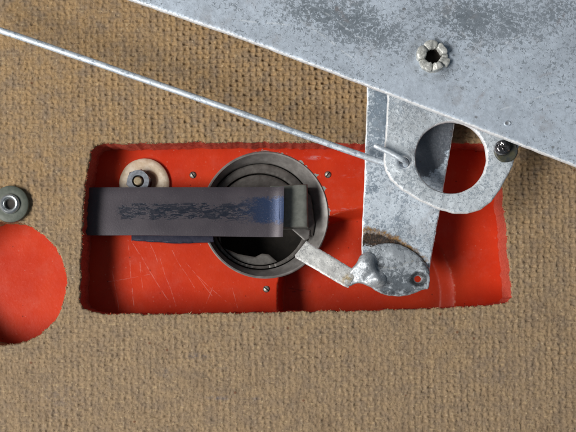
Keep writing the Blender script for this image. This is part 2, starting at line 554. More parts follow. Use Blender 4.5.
def strap_stain(n, col):
    z = Z_STRAP
    w = n.noise(7, 4, .65); w2 = n.noise(2.5, 3, .65)
    wx = n.noise(9, 4, .65, off=(4, 4, 4)); 
    def band(pts):
        r = None
        for a, b in zip(pts[:-1], pts[1:]):
            A, B = P(*a, z), P(*b, z)
            ex, ey = B[0] - A[0], B[1] - A[1]; L2 = ex * ex + ey * ey
            dx = n.math('SUBTRACT', n.X, A[0]); dy = n.math('SUBTRACT', n.Y, A[1])
            t_ = n.math('MINIMUM', n.math('MAXIMUM', n.mul(n.add(n.mul(dx, ex), n.mul(dy, ey)), 1 / L2), 0.0), 1.0)
            gx = n.math('SUBTRACT', dx, n.mul(t_, ex)); gy = n.math('SUBTRACT', dy, n.mul(t_, ey))
            k = n.math('SQRT', n.add(n.mul(gx, gx), n.mul(gy, gy)))
            r = k if r is None else n.math('MINIMUM', r, k)
        return r
    # width shrinks from the left blob to a thin line on the right
    xl = P(362, 0, z)[0]; xr = P(428, 0, z)[0]
    f = n.mul(n.math('SUBTRACT', n.X, xl), 1 / (xr - xl))
    jit = n.add(n.mul(n.math('SUBTRACT', wx, .5), 15.0), n.mul(n.math('SUBTRACT', w2, .5), 5.5))
    do = n.add(band([(358, 236), (378, 237), (394, 243), (410, 251), (424, 262)]), jit)
    amber = n.math('SUBTRACT', 1.0, n.step(n.math('SUBTRACT', do, n.fmix(f, 9.0, 4.0)), -2.0, 2.0))
    col = n.mix(n.mul(amber, n.fmix(n.step(w, .35, .6), .55, .95)), col, n.mix(n.step(w2, .4, .6), (.34, .18, .040), (.17, .085, .03)))
    dd = n.add(band([(358, 239), (378, 240), (394, 245.5), (410, 253), (424, 264), (430, 272)]), jit)
    blk = n.math('SUBTRACT', 1.0, n.step(n.math('SUBTRACT', dd, n.fmix(f, 6.6, 2.6)), -1.2, 1.4))
    col = n.mix(n.mul(blk, .94), col, n.mix(n.step(w2, .45, .65), (.022, .017, .015), (.10, .055, .030)))
    # bare dark steel where the zinc has gone, left of the ring's opening
    pd = n.add(n.dist(P(424, 137, strap_level(137))[:2], 31, 44, -.55), n.mul(n.math('SUBTRACT', wx, .5), .9))
    bare = n.math('SUBTRACT', 1.0, n.step(pd, .90, .98))
    col = n.mix(n.mul(bare, .9), col, n.mix(n.step(w, .62, .70), (.105, .115, .135), (.075, .040, .03)))
    return col

def disc_stain(n, col):
    z = Z_STRAP
    s_ = n.mx(n.line(P(380, 268, z)[:2], P(396, 267, z)[:2], 1.6), n.line(P(396, 267, z)[:2], P(413, 261, z)[:2], 1.6))
    s_ = n.mul(s_, n.step(n.noise(4, 3, .7), .42, .6))
    col = n.mix(n.mul(s_, .30), col, (.36, .29, .13))
    d = n.step(n.add(n.blob(P(418, 279, z), 13, 11, 0, .3), n.mul(n.math('SUBTRACT', n.noise(4, 3, .6), .5), .8)), .25, .6)
    col = n.mix(n.mul(d, .88), col, (.035, .037, .040))
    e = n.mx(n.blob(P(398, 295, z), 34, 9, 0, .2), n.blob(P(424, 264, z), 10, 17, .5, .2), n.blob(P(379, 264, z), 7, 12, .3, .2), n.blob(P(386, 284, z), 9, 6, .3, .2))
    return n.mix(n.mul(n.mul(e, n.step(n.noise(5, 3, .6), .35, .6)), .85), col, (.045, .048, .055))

def arm_stain(n, col):
    k = n.mul(n.blob(P(347, 279, Z_STRAP), 10, 7, .6, .1), n.step(n.noise(4, 3, .6), .38, .58))
    return n.mix(n.mul(k, .8), col, (.34, .24, .09))

# ---- the rest
def mat_plain(name, c, c2, sc, rough, metal, bump=.4, stretch=None):
    n = NT(name)
    f = n.noise(sc, 4, .62, stretch=stretch); g = n.noise(sc * 7, 3)
    col = n.mix(n.step(n.add(n.mul(f, .7), n.mul(g, .3)), .36, .64), c, c2)
    return n.done(col, rough, metal, n.bump(f, bump, .6), .5)

def mat_strip():
    n = NT('blued_spring_steel')
    z = Z_STRIP
    x0, y0 = P(85, 187, z)[:2]; x1, y1 = P(285, 236, z)[:2]
    L = x1 - x0; W = y0 - y1
    u = n.mul(n.math('SUBTRACT', n.X, x0), 1 / L); v = n.mul(n.math('SUBTRACT', n.Y, y1), 1 / W)
    big = n.noise(40, 3); f = n.noise(5.0, 5, .68, dist=.9, stretch=(1.7, .8, 1)); g = n.noise(1.6, 3, .6)
    col = n.mix(n.step(big, .3, .7), (.050, .043, .054), (.074, .064, .076))
    col = n.mix(n.mul(n.step(g, .62, .72), .35), col, (.16, .14, .15))
    c = n.math('ABSOLUTE', n.math('SUBTRACT', v, n.add(.50, n.mul(n.math('SUBTRACT', n.noise(40, 2), .5), .25))))
    env = n.mul(n.math('SUBTRACT', 1.0, n.step(c, .06, .25)), n.step(u, .13, .22))
    edge = n.mul(n.step(c, .02, .14), .10)
    lace = n.math('ABSOLUTE', n.math('SUBTRACT', n.noise(7.0, 2, .55, dist=.7, stretch=(2.4, .75, 1), off=(5, 2, 0)), .5))
    w = n.mul(n.mul(n.math('SUBTRACT', 1.0, n.step(lace, .04, .07)), n.step(n.add(n.noise(8, 3, .65, stretch=(1.8, .8, 1)), n.mul(env, .22)), .52, .60)), n.step(env, .15, .5))
    blot = n.noise(3.4, 4, .66, dist=.5, stretch=(2.3, .75, 1), off=(9, 4, 0))
    w = n.mx(n.mul(w, .8), n.mul(n.step(n.add(blot, n.mul(env, .16)), .63, .69), n.step(env, .1, .4)))
    # the worn patch grows solid towards the bent tip
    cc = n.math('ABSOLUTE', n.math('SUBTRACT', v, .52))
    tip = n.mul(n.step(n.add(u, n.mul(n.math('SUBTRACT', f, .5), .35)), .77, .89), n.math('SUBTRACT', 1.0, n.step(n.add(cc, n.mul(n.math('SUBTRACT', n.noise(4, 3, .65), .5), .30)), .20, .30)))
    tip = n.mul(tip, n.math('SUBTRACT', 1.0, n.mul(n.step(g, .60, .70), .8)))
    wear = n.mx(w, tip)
    blue = n.mix(n.step(u, .70, .97), (.008, .014, .028), (.022, .046, .115))  # wear turns bluer at the tip, where a sky reflection is painted in
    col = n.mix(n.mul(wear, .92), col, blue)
    rough = n.fmix(wear, .46, .40); met = n.fmix(wear, .25, .35)
    h = n.add(n.mul(wear, -.15), n.mul(g, .25))
    return n.done(col, rough, met, n.bump(h, .6, .7), .5)

def mat_washer():
    n = NT('cream_washer')
    f = n.noise(6, 4, .6); g = n.noise(18, 3)
    col = n.mix(n.step(f, .3, .7), (.55, .44, .31), (.72, .64, .52))
    z = Z_FLOOR + 4
    st = n.blob(P(150, 180, z), 12, 14, 0, .45)
    st = n.step(n.add(st, n.mul(n.math('SUBTRACT', f, .5), .6)), .35, .75)
    col = n.mix(n.mul(st, .85), col, (.17, .075, .03))
    d = n.dist(P(144, 183, z)[:2])
    rim = n.mul(n.step(n.add(d, n.mul(n.math('SUBTRACT', g, .5), 7)), 21.5, 25), .45)
    col = n.mix(rim, col, (.42, .30, .20))
    return n.done(col, .6, 0, n.bump(f, .7, .7), .35)

MB = mat_board(); MCR = mat_cut_red(); MCT = mat_cut_tan(); MRED = mat_red()
MPLATE = mat_galv('galvanised_plate', [(350, 22, 62, 36, -.3, .62), (300, 8, 44, 28, 0, .45), (497, 22, 66, 38, .15, .60), (440, 14, 60, 25, 0, .45), (395, 40, 40, 26, 0, .35), (560, 10, 40, 30, 0, .3), (180, 30, 60, 40, 0, -.4), (450, 110, 90, 32, -.35, -.45), (545, 120, 60, 40, -.3, -.15)],
                  light=(.61, .70, .81), dark=(.195, .23, .265), z=Z_PLATE, amount=-.11, fine_s=3.3, stain=plate_stain, metal=.3, edge_s=.95)
MSTRAP = mat_galv('galvanised_strap', [(380, 120, 22, 60, 0, .55), (430, 150, 30, 40, 0, .3), (385, 205, 30, 26, 0, -.3), (420, 215, 22, 30, 0, -.3), (370, 190, 14, 10, 0, .4)],
                  light=(.70, .79, .88), dark=(.22, .275, .335), z=Z_STRAP, amount=.10, fine_s=3.2, stain=strap_stain, metal=.3, edge_s=.95)
MLOOP = mat_galv('galvanised_loop', [(405, 110, 30, 30, 0, .25), (420, 150, 22, 22, 0, .15), (460, 205, 60, 14, 0, -.3)],
                 light=(.73, .80, .86), dark=(.30, .355, .41), z=Z_LOOP, amount=.0, fine_s=3.0, rough=.5, metal=.3, edge_s=.95, bump_d=1.3)
MDISC = mat_galv('grey_disc', [(395, 284, 40, 16, 0, .5), (397, 255, 22, 9, -.2, -.3)], light=(.52, .57, .62), dark=(.18, .205, .23), z=Z_STRAP, amount=.08, fine_s=4.5, stain=disc_stain, rough=.46, metal=.5, bump_d=.5, edge_s=.3)
MLUG = mat_galv('bright_lug', [(368, 270, 20, 20, 0, .1)], light=(.55, .59, .63), dark=(.30, .33, .36), z=Z_STRAP, amount=.06, fine_s=4, rough=.40, metal=.55, bump_d=.6, edge_s=.2)
MARM = mat_galv('pale_arm', [(320, 262, 40, 20, .6, -.3)], light=(.60, .61, .60), dark=(.32, .33, .34), z=Z_STRAP, amount=-.05, fine_s=3, stain=arm_stain, edge_s=.5)
MROD = mat_galv('galvanised_wire', [], light=(.80, .88, .96), dark=(.30, .36, .44), amount=-.02, fine_s=3.2, rough=.40, metal=.45, bump_d=.4)
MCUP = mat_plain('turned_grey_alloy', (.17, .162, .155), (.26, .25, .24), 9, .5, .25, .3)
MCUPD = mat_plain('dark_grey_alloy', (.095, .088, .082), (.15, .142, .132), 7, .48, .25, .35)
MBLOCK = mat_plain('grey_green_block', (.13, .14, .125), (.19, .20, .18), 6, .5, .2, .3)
MVOID = mat_plain('shaded_cavity', (.022, .019, .016), (.040, .034, .028), 8, .8, 0, .5)  # near-black colour puts the shade of deep holes into the material
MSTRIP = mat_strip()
MLEAF = mat_plain('dark_blue_leaf', (.020, .022, .045), (.035, .035, .060), 5, .45, .3, .3)
MWASH = mat_washer()
MNUT = mat_plain('plated_nut', (.22, .24, .275), (.38, .41, .46), 4, .38, .5, .3)
MSTUD = mat_plain('brass_stud', (.30, .24, .15), (.44, .36, .24), 3, .45, .4, .3)
MSCREW = mat_plain('small_steel', (.16, .155, .14), (.50, .49, .44), 1.6, .45, .5, .5)
MGROM = mat_plain('olive_rubber', (.085, .100, .080), (.125, .140, .115), 5, .55, .05, .4)
MEYE = mat_plain('bright_eyelet', (.50, .54, .56), (.72, .75, .76), 5, .25, .85, .2)
MCAST = mat_plain('tarnished_eyelet', (.34, .35, .33), (.70, .71, .68), 3.2, .45, .25, 1.2)
MCHROME = mat_plain('dark_chrome', (.10, .095, .10), (.36, .35, .36), 4, .16, .9, .25)
MOLIVE = mat_plain('olive_washer', (.045, .052, .055), (.10, .095, .055), 7, .5, .2, .4)
MFIB = mat_fibre('tan_fibre', (.46, .33, .19)); MFIBR = mat_fibre('red_fibre', (.50, .10, .05))

rng = random.Random(4)

# ================================================================== hardboard panel
WIN = [(92, 149), (95, 145.5), (101, 143.2), (130, 143), (180, 142.5), (240, 141.5), (300, 142), (360, 143), (420, 142), (480, 143), (495, 144.5), (500, 149),
       (501, 165), (503, 195), (506.5, 230), (509, 262), (512, 288), (512, 297), (507, 301.5), (494, 305), (440, 308), (380, 310), (300, 312), (230, 313), (150, 314.2), (104, 314), (92, 311.5), (83, 308.5), (80, 304), (80, 290), (80.5, 262), (81.5, 235), (83.5, 205), (86, 180), (89, 162)]
win = rough(P2(WIN, 0), 1.7, 4.5, 3, 1.5)
hole = rough(P2(circ(4, 283, 62.5, 90), 0), 1.4, 4.5, 8, 1.5)
outer = [(-335, 265), (335, 265), (335, -265), (-335, -265)]

def board_z(X, Y):
    wx = X + 3.0 * (fbm(X / 60, Y / 60, 5) - .5) + .02 * Y
    wy = Y + 3.0 * (fbm(X / 60, Y / 60, 9) - .5) - .035 * X
    a, b = wx / 6.6, wy / 4.9
    ia, ib = np.round(a), np.round(b)
    da, db = np.abs(a - ia), np.abs(b - ib)
    # imprint of a woven wire screen: every wire dips where it passes under its neighbour
    wa = np.cos(math.pi * (b + ia)); wb = -np.cos(math.pi * (a + ib))
    ga = np.sqrt(np.clip(1 - (da / .30) ** 2, 0, 1)) * np.clip(.20 + .85 * wa, 0, 1)
    gb = np.clip(1 - (db / .29) ** 4, 0, 1) * np.clip(1.2 * wb + .10, 0, 1)
    c1 = P(300, 90, 0)
    amp = .40 + .65 * gauss(X, Y, c1, 190, 90) + .25 * gauss(X, Y, P(540, 200, 0), 80, 120) + .55 * (fbm(X / 34, Y / 34, 21) - .5)
    amp = np.clip(amp, .22, 1.5) * (.55 + .9 * vnoise(a * .8, b * .8, 31))
    z = -amp * np.maximum(1.05 * ga, 1.95 * gb)
    z += .9 * (fbm(X / 3.0, Y / 3.0, 41, 3) - .5) + 1.0 * (fbm(X / 1.9, Y / 1.9, 43, 2) - .5) + .8 * (fbm(X / 25, Y / 25, 51) - .5)
    return z - .3

t = thing('hardboard_panel', 'tan mesh-textured hardboard panel with an oblong window and a round hole', 'board', P(288, 216, 0))
face = sheet('face', outer, [win, hole], .85, board_z, 4.0, MB, t, rnd=1.2, bottom=False, sharp=0)
wallstrip('window_edge', win, -2.2, Z_FLOOR + .2, MCR, t, 9, .9, 3)['label'] = 'red painted cut edge round the oblong window'
wallstrip('hole_edge', hole, -2.2, Z_FLOOR + .2, MCT, t, 9, .9, 6)['label'] = 'raw tan cut edge of the round hole'

def fibres(name, outline, mats, cnt, seed):
    rr = random.Random(seed)
    A = [Vector(p) for p in outline]; n = len(A)
    V = []; F = []
    for _ in range(cnt):
        i = rr.randrange(n)
        p = A[i].lerp(A[(i + 1) % n], rr.random())
        if abs(p.x) > 300 or abs(p.y) > 230: continue
        tg = (A[(i + 2) % n] - A[i - 1]).normalized()
        an = math.atan2(tg.y, tg.x) + rr.choice((-1, 1)) * rr.uniform(.1, 1.3) + rr.choice((0, math.pi))
        L = rr.uniform(.7, 2.2) * (2.2 if rr.random() < .05 else 1); r = rr.uniform(.20, .45)
        z = rr.uniform(-2.5, .1)
        pts = [Vector((p.x, p.y, z)) - Vector((math.cos(an), math.sin(an), 0)) * L * .35]
        bend = rr.uniform(-.5, .5); rise = rr.uniform(-.25, .5)
        for s in range(3):
            pts.append(pts[-1] + Vector((math.cos(an), math.sin(an), rise)) * L / 3); an += bend
        for s, q in enumerate(pts):
            w = r * (1, 1, .8, .3)[s]
            nx, ny = -math.sin(an), math.cos(an)
            V += [(q.x + nx * w, q.y + ny * w, q.z), (q.x - nx * w, q.y - ny * w, q.z), (q.x, q.y, q.z + w * 1.3)]
        b = len(V) - 12
        for s in range(3):
            for k in range(3):
                l = (k + 1) % 3
                F.append((b + s * 3 + k, b + s * 3 + l, b + s * 3 + 3 + l, b + s * 3 + 3 + k))
    return mesh_obj(name, V, F, mats, t, kind='stuff')
fibres('frayed_fibre', win, MFIB, 420, 1)['label'] = 'tan frayed fibres along the window'
fibres('frayed_fibre', win, MFIBR, 260, 2)['label'] = 'paint-reddened frayed fibres along the window'
fibres('frayed_fibre', hole, MFIB, 260, 3)['label'] = 'tan frayed fibres along the round hole'

# ================================================================== red panel below
DISH = P(366, 297, Z_FLOOR)
def red_z(X, Y):
    d = np.hypot(X - DISH[0], Y - DISH[1])
    wallw = 9.0
    side = np.clip((X - DISH[0]) / 90.0, -1, 1)
    depth = 22.0 - 12.0 * side                      # the dish floor tilts: deepest on the left
    wallw = 9.5 + 4.5 * side
    t_ = np.clip((93.0 - d) / wallw, 0, 1)
    z = Z_FLOOR - depth * (.85 * t_ + .15 * t_ * t_ * (3 - 2 * t_))
    return z + .5 * (fbm(X / 30, Y / 30, 71) - .5)
t = thing('red_panel', 'glossy red painted panel seen through the hardboard openings', 'panel', P(288, 230, Z_FLOOR))
wc = P(265, 215, Z_FLOOR)
well = [(wc[0] + 64 * math.cos(a), wc[1] + 64 * math.sin(a)) for a in np.linspace(0, 2 * math.pi, 90, endpoint=False)]
sheet('painted_face', [(-330, 150), (290, 150), (290, -160), (-330, -160)], [well], 1.6, red_z, 3.0, MRED, t, bottom=False, sharp=0)

# ================================================================== round well
t = thing('round_well', 'round dark grey metal well sunk in the red panel under the strip', 'well', (wc[0], wc[1], Z_FLOOR - 30))
c2 = P(260.5, 216.0, Z_FLOOR - 10)
# rim: outer circle and the inner circle are not concentric, so the sloping face is a loft
V = []; F = []; NS = 96
prof = [((wc[0], wc[1]), 66.6, Z_FLOOR - 34), ((wc[0], wc[1]), 66.6, Z_FLOOR + .2), ((wc[0], wc[1]), 65.6, Z_FLOOR + 1.0), ((wc[0], wc[1]), 64.2, Z_FLOOR + .6),
        ((c2[0] + .6, c2[1]), 58.5, Z_FLOOR - 9.0), ((c2[0], c2[1]), 57.0, Z_FLOOR - 12.0), ((c2[0], c2[1]), 57.0, Z_FLOOR - 32)]
for c, r, z in prof:
    for i in range(NS):
        a = 2 * math.pi * i / NS
        V.append((c[0] + r * math.cos(a), c[1] + r * math.sin(a), z))
for q in range(len(prof) - 1):
    for i in range(NS):
        j = (i + 1) % NS
        F.append((q * NS + i, (q + 1) * NS + i, (q + 1) * NS + j, q * NS + j))
mesh_obj('rim', V, F, MCUP, t, sharp=28)
zr = Z_FLOOR - 13.5
ring_o = [(c2[0] + 55.6 * math.cos(a), c2[1] + 55.6 * math.sin(a)) for a in np.linspace(0, 2 * math.pi, 80, endpoint=False)]
ci = P(259.5, 219.5, zr)
ring_i = [(ci[0] + 49.5 * math.cos(a), ci[1] + 49.5 * math.sin(a)) for a in np.linspace(0, 2 * math.pi, 80, endpoint=False)]
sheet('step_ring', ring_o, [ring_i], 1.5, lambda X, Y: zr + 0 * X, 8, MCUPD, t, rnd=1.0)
zd = zr - 3.0
disc = [(ci[0] + 48.2 * math.cos(a), ci[1] + 48.2 * math.sin(a)) for a in np.linspace(0, 2 * math.pi, 90, endpoint=False)]
# opening cut in the inner disc: dark slot below the strip, running out to the lower right
slot = P2([(218, 226), (300, 206), (309, 228), (304, 246), (287, 270.5), (269, 254.5), (262, 253.5), (255, 257), (238, 254), (222, 247)], zd)
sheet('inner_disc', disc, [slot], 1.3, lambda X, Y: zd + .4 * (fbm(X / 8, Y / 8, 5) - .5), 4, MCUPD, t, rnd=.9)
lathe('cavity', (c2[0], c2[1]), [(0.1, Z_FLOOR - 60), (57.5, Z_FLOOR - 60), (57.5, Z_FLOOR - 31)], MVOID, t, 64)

# grey latch block and the little plate below it
t = thing('latch_block', 'small grey-green block at the bent tip of the dark strip', 'block', P(297, 206, Z_FLOOR - 20))
zb = Z_FLOOR + 15
sheet('block', P2([(270, 185.5), (307.5, 184), (308.5, 227), (272, 228)], zb), [], .9, lambda X, Y: zb - .06 * np.maximum(0, X - P(303, 0, zb)[0]) ** 2, 26, MBLOCK, t, rnd=1.0)
zb2 = Z_FLOOR - 5
sheet('side_plate', P2([(305, 190), (311, 196), (315, 224), (313, 236), (306, 234)], zb2), [], .9, lambda X, Y: zb2 - .25 * (X - P(310, 0, zb2)[0]), 6, MCUPD, t, rnd=.8)
zb3 = Z_FLOOR - 3
sheet('tongue', P2([(291, 228.5), (303, 227), (310, 230), (309.5, 238), (304.5, 240.5)], zb3), [], .8, lambda X, Y: zb3 - .10 * (Y - P(0, 234, zb3)[1]), 3, MCUP, t, rnd=.7)

# ================================================================== dark spring strip
t = thing('spring_strip', 'dark plum steel strip with blue-worn middle, lying across the red window', 'strip', P(184, 211, Z_FLOOR))
V = []; F = []
uu = np.concatenate([np.linspace(60, 268, 52), np.linspace(269, 286, 26)])
NV = 22
def strip_pt(u, f):
    # f 0 upper edge, 1 lower edge; flat blade whose tip bends down on a wide radius
    k = max(0.0, u - 268); Rb = 25.0
    a = k / Rb
    x = P(268, 0, Z_STRIP)[0] + (Rb * math.sin(a) if u > 268 else (u - 268) * (D - Z_STRIP) / D)
    z = Z_STRIP + Rb * (1 - math.cos(a))
    yt = P(0, 187.2 - .2 * max(0, (u - 150) / 135), Z_STRIP)[1]; yb = P(0, 235.2 + 2.0 * max(0, (u - 150) / 135), Z_STRIP)[1]
    y = yt + (yb - yt) * f
    z += -1.0 * (abs(f - .5) * 2) ** 6 + .35 * math.sin(u * .05)
    if u > 280: x -= (.5 - .5 * math.cos(f * 6.28)) * -0.4 + f * 1.3
    return x, y, z
for u in uu:
    for j in range(NV):
        V.append(strip_pt(u, j / (NV - 1)))
nU = len(uu)
off = len(V)
for p in list(V): V.append((p[0], p[1], p[2] - 1.8))
for i in range(nU - 1):
    for j in range(NV - 1):
        a = i * NV + j
        F.append((a, a + 1, a + NV + 1, a + NV)); F.append((off + a, off + a + NV, off + a + NV + 1, off + a + 1))
    for j in (0, NV - 1):
        a = i * NV + j
        F.append((a, a + NV, off + a + NV, off + a) if j == 0 else (a + NV, a, off + a, off + a + NV))
for j in range(NV - 1):
    a = (nU - 1) * NV + j
    F.append((a, a + 1, off + a + 1, off + a))
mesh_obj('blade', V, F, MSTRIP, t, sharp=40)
zl = Z_FLOOR + 6
sheet('lower_leaf', rough(P2([(131, 222), (212, 222), (214, 242), (180, 243.5), (131, 240.5)], zl), .5, 6, 12, 2), [], 1.0, lambda X, Y: zl + 0 * X, 3, MLEAF, t, rnd=.8,
      label='dark blue leaf peeping out below the strip')

# ================================================================== washer and nut
t = thing('white_washer', 'cream round washer stained brown, on the red panel beside the strip', 'washer', P(144, 183, Z_FLOOR))
c = P(144, 183, Z_FLOOR + 4)
lathe('ring', c, [(8, Z_FLOOR + .5), (8, Z_FLOOR + 4), (20, Z_FLOOR + 4.2), (24.2, Z_FLOOR + 3.9), (25.8, Z_FLOOR + 2.8), (26.2, Z_FLOOR + .2)], MWASH, t, 72, wob=.03)
t = thing('hex_nut', 'grey plated hex nut on the cream washer, half under the strip', 'nut', P(138, 181, Z_FLOOR + 4))
c = P(138, 181, Z_FLOOR + 12)
def hexnut(c, r, hr, z0, z1, rot):
    V = []; F = []
    n = 36
    rings = [(1.0, z0, 1), (1.0, z1 - 1.8, 1), (.90, z1, 0), (hr / r, z1, 0), (hr / r, z0, 0)]
    for k, z, hx in rings:
        for i in range(n):
            a = rot + 2 * math.pi * i / n
            q = ((a - rot) % (math.pi / 3)) - math.pi / 6
            h = r * math.cos(math.pi / 6) / math.cos(q)
            rr = h * k if hx else (r * k * .97 if k > .6 else r * k)
            if not hx and k > .6: rr = min(rr, h)
            V.append((c[0] + rr * math.cos(a), c[1] + rr * math.sin(a), z))
    for q in range(len(rings) - 1):
        for i in range(n):
            j = (i + 1) % n
            F.append((q * n + i, q * n + j, (q + 1) * n + j, (q + 1) * n + i))
    return V, F
V, F = hexnut(c, 13.0, 6.2, Z_FLOOR + 4, Z_FLOOR + 12, .25)
mesh_obj('nut_body', V, F, MNUT, t, sharp=25)
lathe('stud', c, [(0.05, Z_FLOOR + 13.6), (3.4, Z_FLOOR + 13.5), (4.3, Z_FLOOR + 12.8), (4.5, Z_FLOOR + 4)], MSTUD, t, 24, label='tan threaded stud end')

# ================================================================== three little screws
def small_screw(u, v, label, rot, z):
    c = P(u, v, z)
    t = thing('small_screw', label, 'screw', c, 'tiny screws in the red panel')
    V = []; F = []
    for s in (-1, 1):           # the head in two halves with the slot between
        b = len(V); n = 10
        for (k, zz) in ((1.0, -.4), (1.0, .7), (.75, 1.5), (.3, 1.9)):
            for i in range(n + 1):
                a = -math.pi / 2 + math.pi * i / n
                x = max(.55, 3.0 * k * math.cos(a)); y = 3.0 * k * math.sin(a)
                x *= s
                x *= 1.02; y *= 1.02
                V.append((c[0] + x * math.cos(rot) - y * math.sin(rot), c[1] + x * math.sin(rot) + y * math.cos(rot), z + zz))
        for q in range(3):
            for i in range(n):
                f = (b + q * 11 + i, b + q * 11 + i + 1, b + (q + 1) * 11 + i + 1, b + (q + 1) * 11 + i)
                F.append(f if s > 0 else f[::-1])
            f = (b + q * 11, b + (q + 1) * 11, b + (q + 1) * 11 + 10, b + q * 11 + 10); F.append(f if s > 0 else f[::-1])
        F.append(tuple(b + 33 + i for i in range(11)))
    mesh_obj('head', V, F, MSCREW, t, sharp=40)
    lathe('seat', c, [(0.05, z + .35), (2.9, z + .3), (3.7, z + .05)], MVOID, t, 20)
small_screw(193, 175, 'tiny steel screw between the cream washer and the round well', .6, Z_FLOOR)
small_screw(328, 174.5, 'tiny steel screw between the round well and the galvanised strap', -.7, Z_FLOOR)
small_screw(266.5, 289, 'tiny steel screw just below the round well', .9, Z_FLOOR)

# ================================================================== grommet
t = thing('grommet', 'olive washer with a bright metal eyelet, above the round hole', 'grommet', P(10, 204, 0))
c = P(10, 204, 4)
lathe('washer', c, [(9.2, 0), (9.2, 4.3), (12, 4.5), (17, 4.3), (18.1, 3.6), (18.5, 2.4), (18.3, -.6)], MGROM, t, 64, wob=.01)
eyelet = lathe('eyelet', c, [(4.7, -8), (4.7, 3.5), (5.4, 6.0), (6.6, 7.3), (8.0, 7.5), (9.3, 6.8), (10.1, 5.4), (10.2, 4.2)], MEYE, t, 56)
lathe('bore', c, [(.05, 3.0), (4.75, 3.0)], MVOID, eyelet, 32)  # black disc near the mouth carries the shade of the hole

# ================================================================== lever of galvanised sheet
t = thing('galvanised_lever', 'mottled galvanised lever with a ring plate, a rusty strap and a bent arm', 'lever', P(396, 265, Z_DISH))
hole_c = P(418, 279, Z_STRAP)
pin = [(hole_c[0] + 3.6 * math.cos(a), hole_c[1] + 3.2 * math.sin(a)) for a in np.linspace(0, 2 * math.pi, 24, endpoint=False)]
STRAP = [(367.5, 60), (367, 100), (365.5, 140), (364.5, 180), (363, 215), (362, 240), (361.5, 262), (366, 282), (378, 291), (396, 295.5), (412, 293), (422, 289), (429, 288), (430, 270), (433, 250), (437.5, 225), (443, 192), (449, 158), (455, 122), (462, 90), (468, 60)]
_vs = np.arange(20.0, 330.0, 1.0)
_ys = np.array([P(400, v, strap_level(v))[1] for v in _vs]); _zs = np.array([strap_level(v) for v in _vs])
def strap_z(X, Y):
    z = np.interp(-Y, -_ys, _zs) + .9 * (fbm(X / 9, Y / 9, 81) - .5) + 1.6 * (fbm(X / 40, Y / 40, 83) - .5)
    return z
strap = sheet('strap', rough([P(u, v, strap_level(v))[:2] for u, v in STRAP], .45, 6, 21, 2.0), [pin], 1.1, strap_z, 3.2, MSTRAP, t, rnd=1.1)
zdisc = Z_STRAP + 2.6
DISC = chaikin([(363.5, 262), (366, 251), (376, 244.5), (390, 242), (405, 246), (416, 253), (424, 261), (430, 269), (430, 280), (429.6, 289), (424, 289.5), (417, 292.5), (405, 296.2), (392, 296.4), (378, 292.6), (368, 285), (363.5, 274)], 1)
def disc_z(X, Y):
    z = zdisc + 2.2 * gauss(X, Y, P(397, 256, zdisc), 18, 9, -.2) - 1.2 * gauss(X, Y, P(398, 267, zdisc), 20, 2.5, .15) + 1.4 * gauss(X, Y, P(392, 281, zdisc), 18, 9)
    z += -2.2 * gauss(X, Y, P(418, 279, zdisc), 6.5) + 1.6 * gauss(X, Y, P(425, 271, zdisc), 5) + 1.2 * (fbm(X / 8, Y / 8, 91) - .5)
    return z
sheet('pivot_disc', rough(P2(DISC, zdisc), .5, 5, 23, 1.6), [pin], .9, disc_z, 2.4, MDISC, strap, rnd=1.4, label='dull grey disc soldered on the strap end')
# bright folded lug
zg = Z_STRAP + 3
LUG = chaikin([(346, 278), (351, 269), (357, 263), (360, 255), (367, 251.5), (375, 254), (379.5, 262), (381, 270), (386.5, 276), (387.5, 283), (381, 288), (371, 287.5), (363, 283.5), (356, 283), (349, 287.5)], 2)
def lug_z(X, Y):
    z = zg + 8.5 * gauss(X, Y, P(367, 265, zg), 10, 12, .4) + 7.0 * gauss(X, Y, P(378, 280, zg), 7.5, 5.5, -.2) - 3 * gauss(X, Y, P(350, 278, zg), 7)
    z += -6.0 * gauss(X, Y, P(377.5, 266, zg), 2.6, 6.5, .35) + 1.1 * (fbm(X / 6, Y / 6, 97) - .5) - 2.5 * gauss(X, Y, P(369, 276, zg), 6, 3, .5)
    return z
sheet('lug', P2(LUG, zg), [], .7, lug_z, 4.0, MLUG, strap, rnd=2.6, label='bright folded lug where the arm meets the disc')
ARM = [(306.5, 240.5), (354.5, 270), (356, 276), (348, 288), (344, 286.5), (295.5, 257.5), (295, 254.5)]
def arm_z(X, Y):
    q = P(350, 276, Z_STRAP); dx = (q[0] - X) * .87 + (Y - q[1]) * .5
    return Z_STRAP + 1.5 - .20 * np.clip(dx, 0, 80) + .9 * (fbm(X / 8, Y / 8, 99) - .5)
za = Z_STRAP - 3
sheet('arm', rough(P2(ARM, za), .4, 5, 25, 1.8), [], .9, arm_z, 4.2, MARM, t, rnd=1.0, label='pale flat arm reaching towards the round well')
LOOP = [(388, 84), (387.5, 110), (385.5, 140), (384, 160), (385.5, 170), (391, 179.5), (402, 189.5), (420, 200.5), (440, 209.5), (455, 213.2), (468, 213.5), (481, 209.5), (492, 201), (501, 188.5), (508, 176), (513.5, 165), (514.5, 160.5), (517, 152), (522, 140), (524, 120), (470, 90)]
lh = P2(circ(451.2, 157.5, 35.8, 90), Z_LOOP)
eh = P2(circ(404.5, 162, 5.6, 28), Z_LOOP)
def loop_z(X, Y):
    e = P(404.5, 162, Z_LOOP)
    d = np.hypot(X - e[0], Y - e[1])
    z = Z_LOOP + 1.3 * np.exp(-((d - 9) / 3.0) ** 2) + .8 * (fbm(X / 6, Y / 6, 101) - .5) + 1.2 * (fbm(X / 26, Y / 26, 103) - .5)
    return z
sheet('ring_plate', rough(P2(LOOP, Z_LOOP), .5, 5, 27, 1.8), [rough(lh, .3, 6, 29, 1.8), eh], 1.0, loop_z, 4.6, MLOOP, t, rnd=1.6, label='pale plate with a large round hole and a small eye')
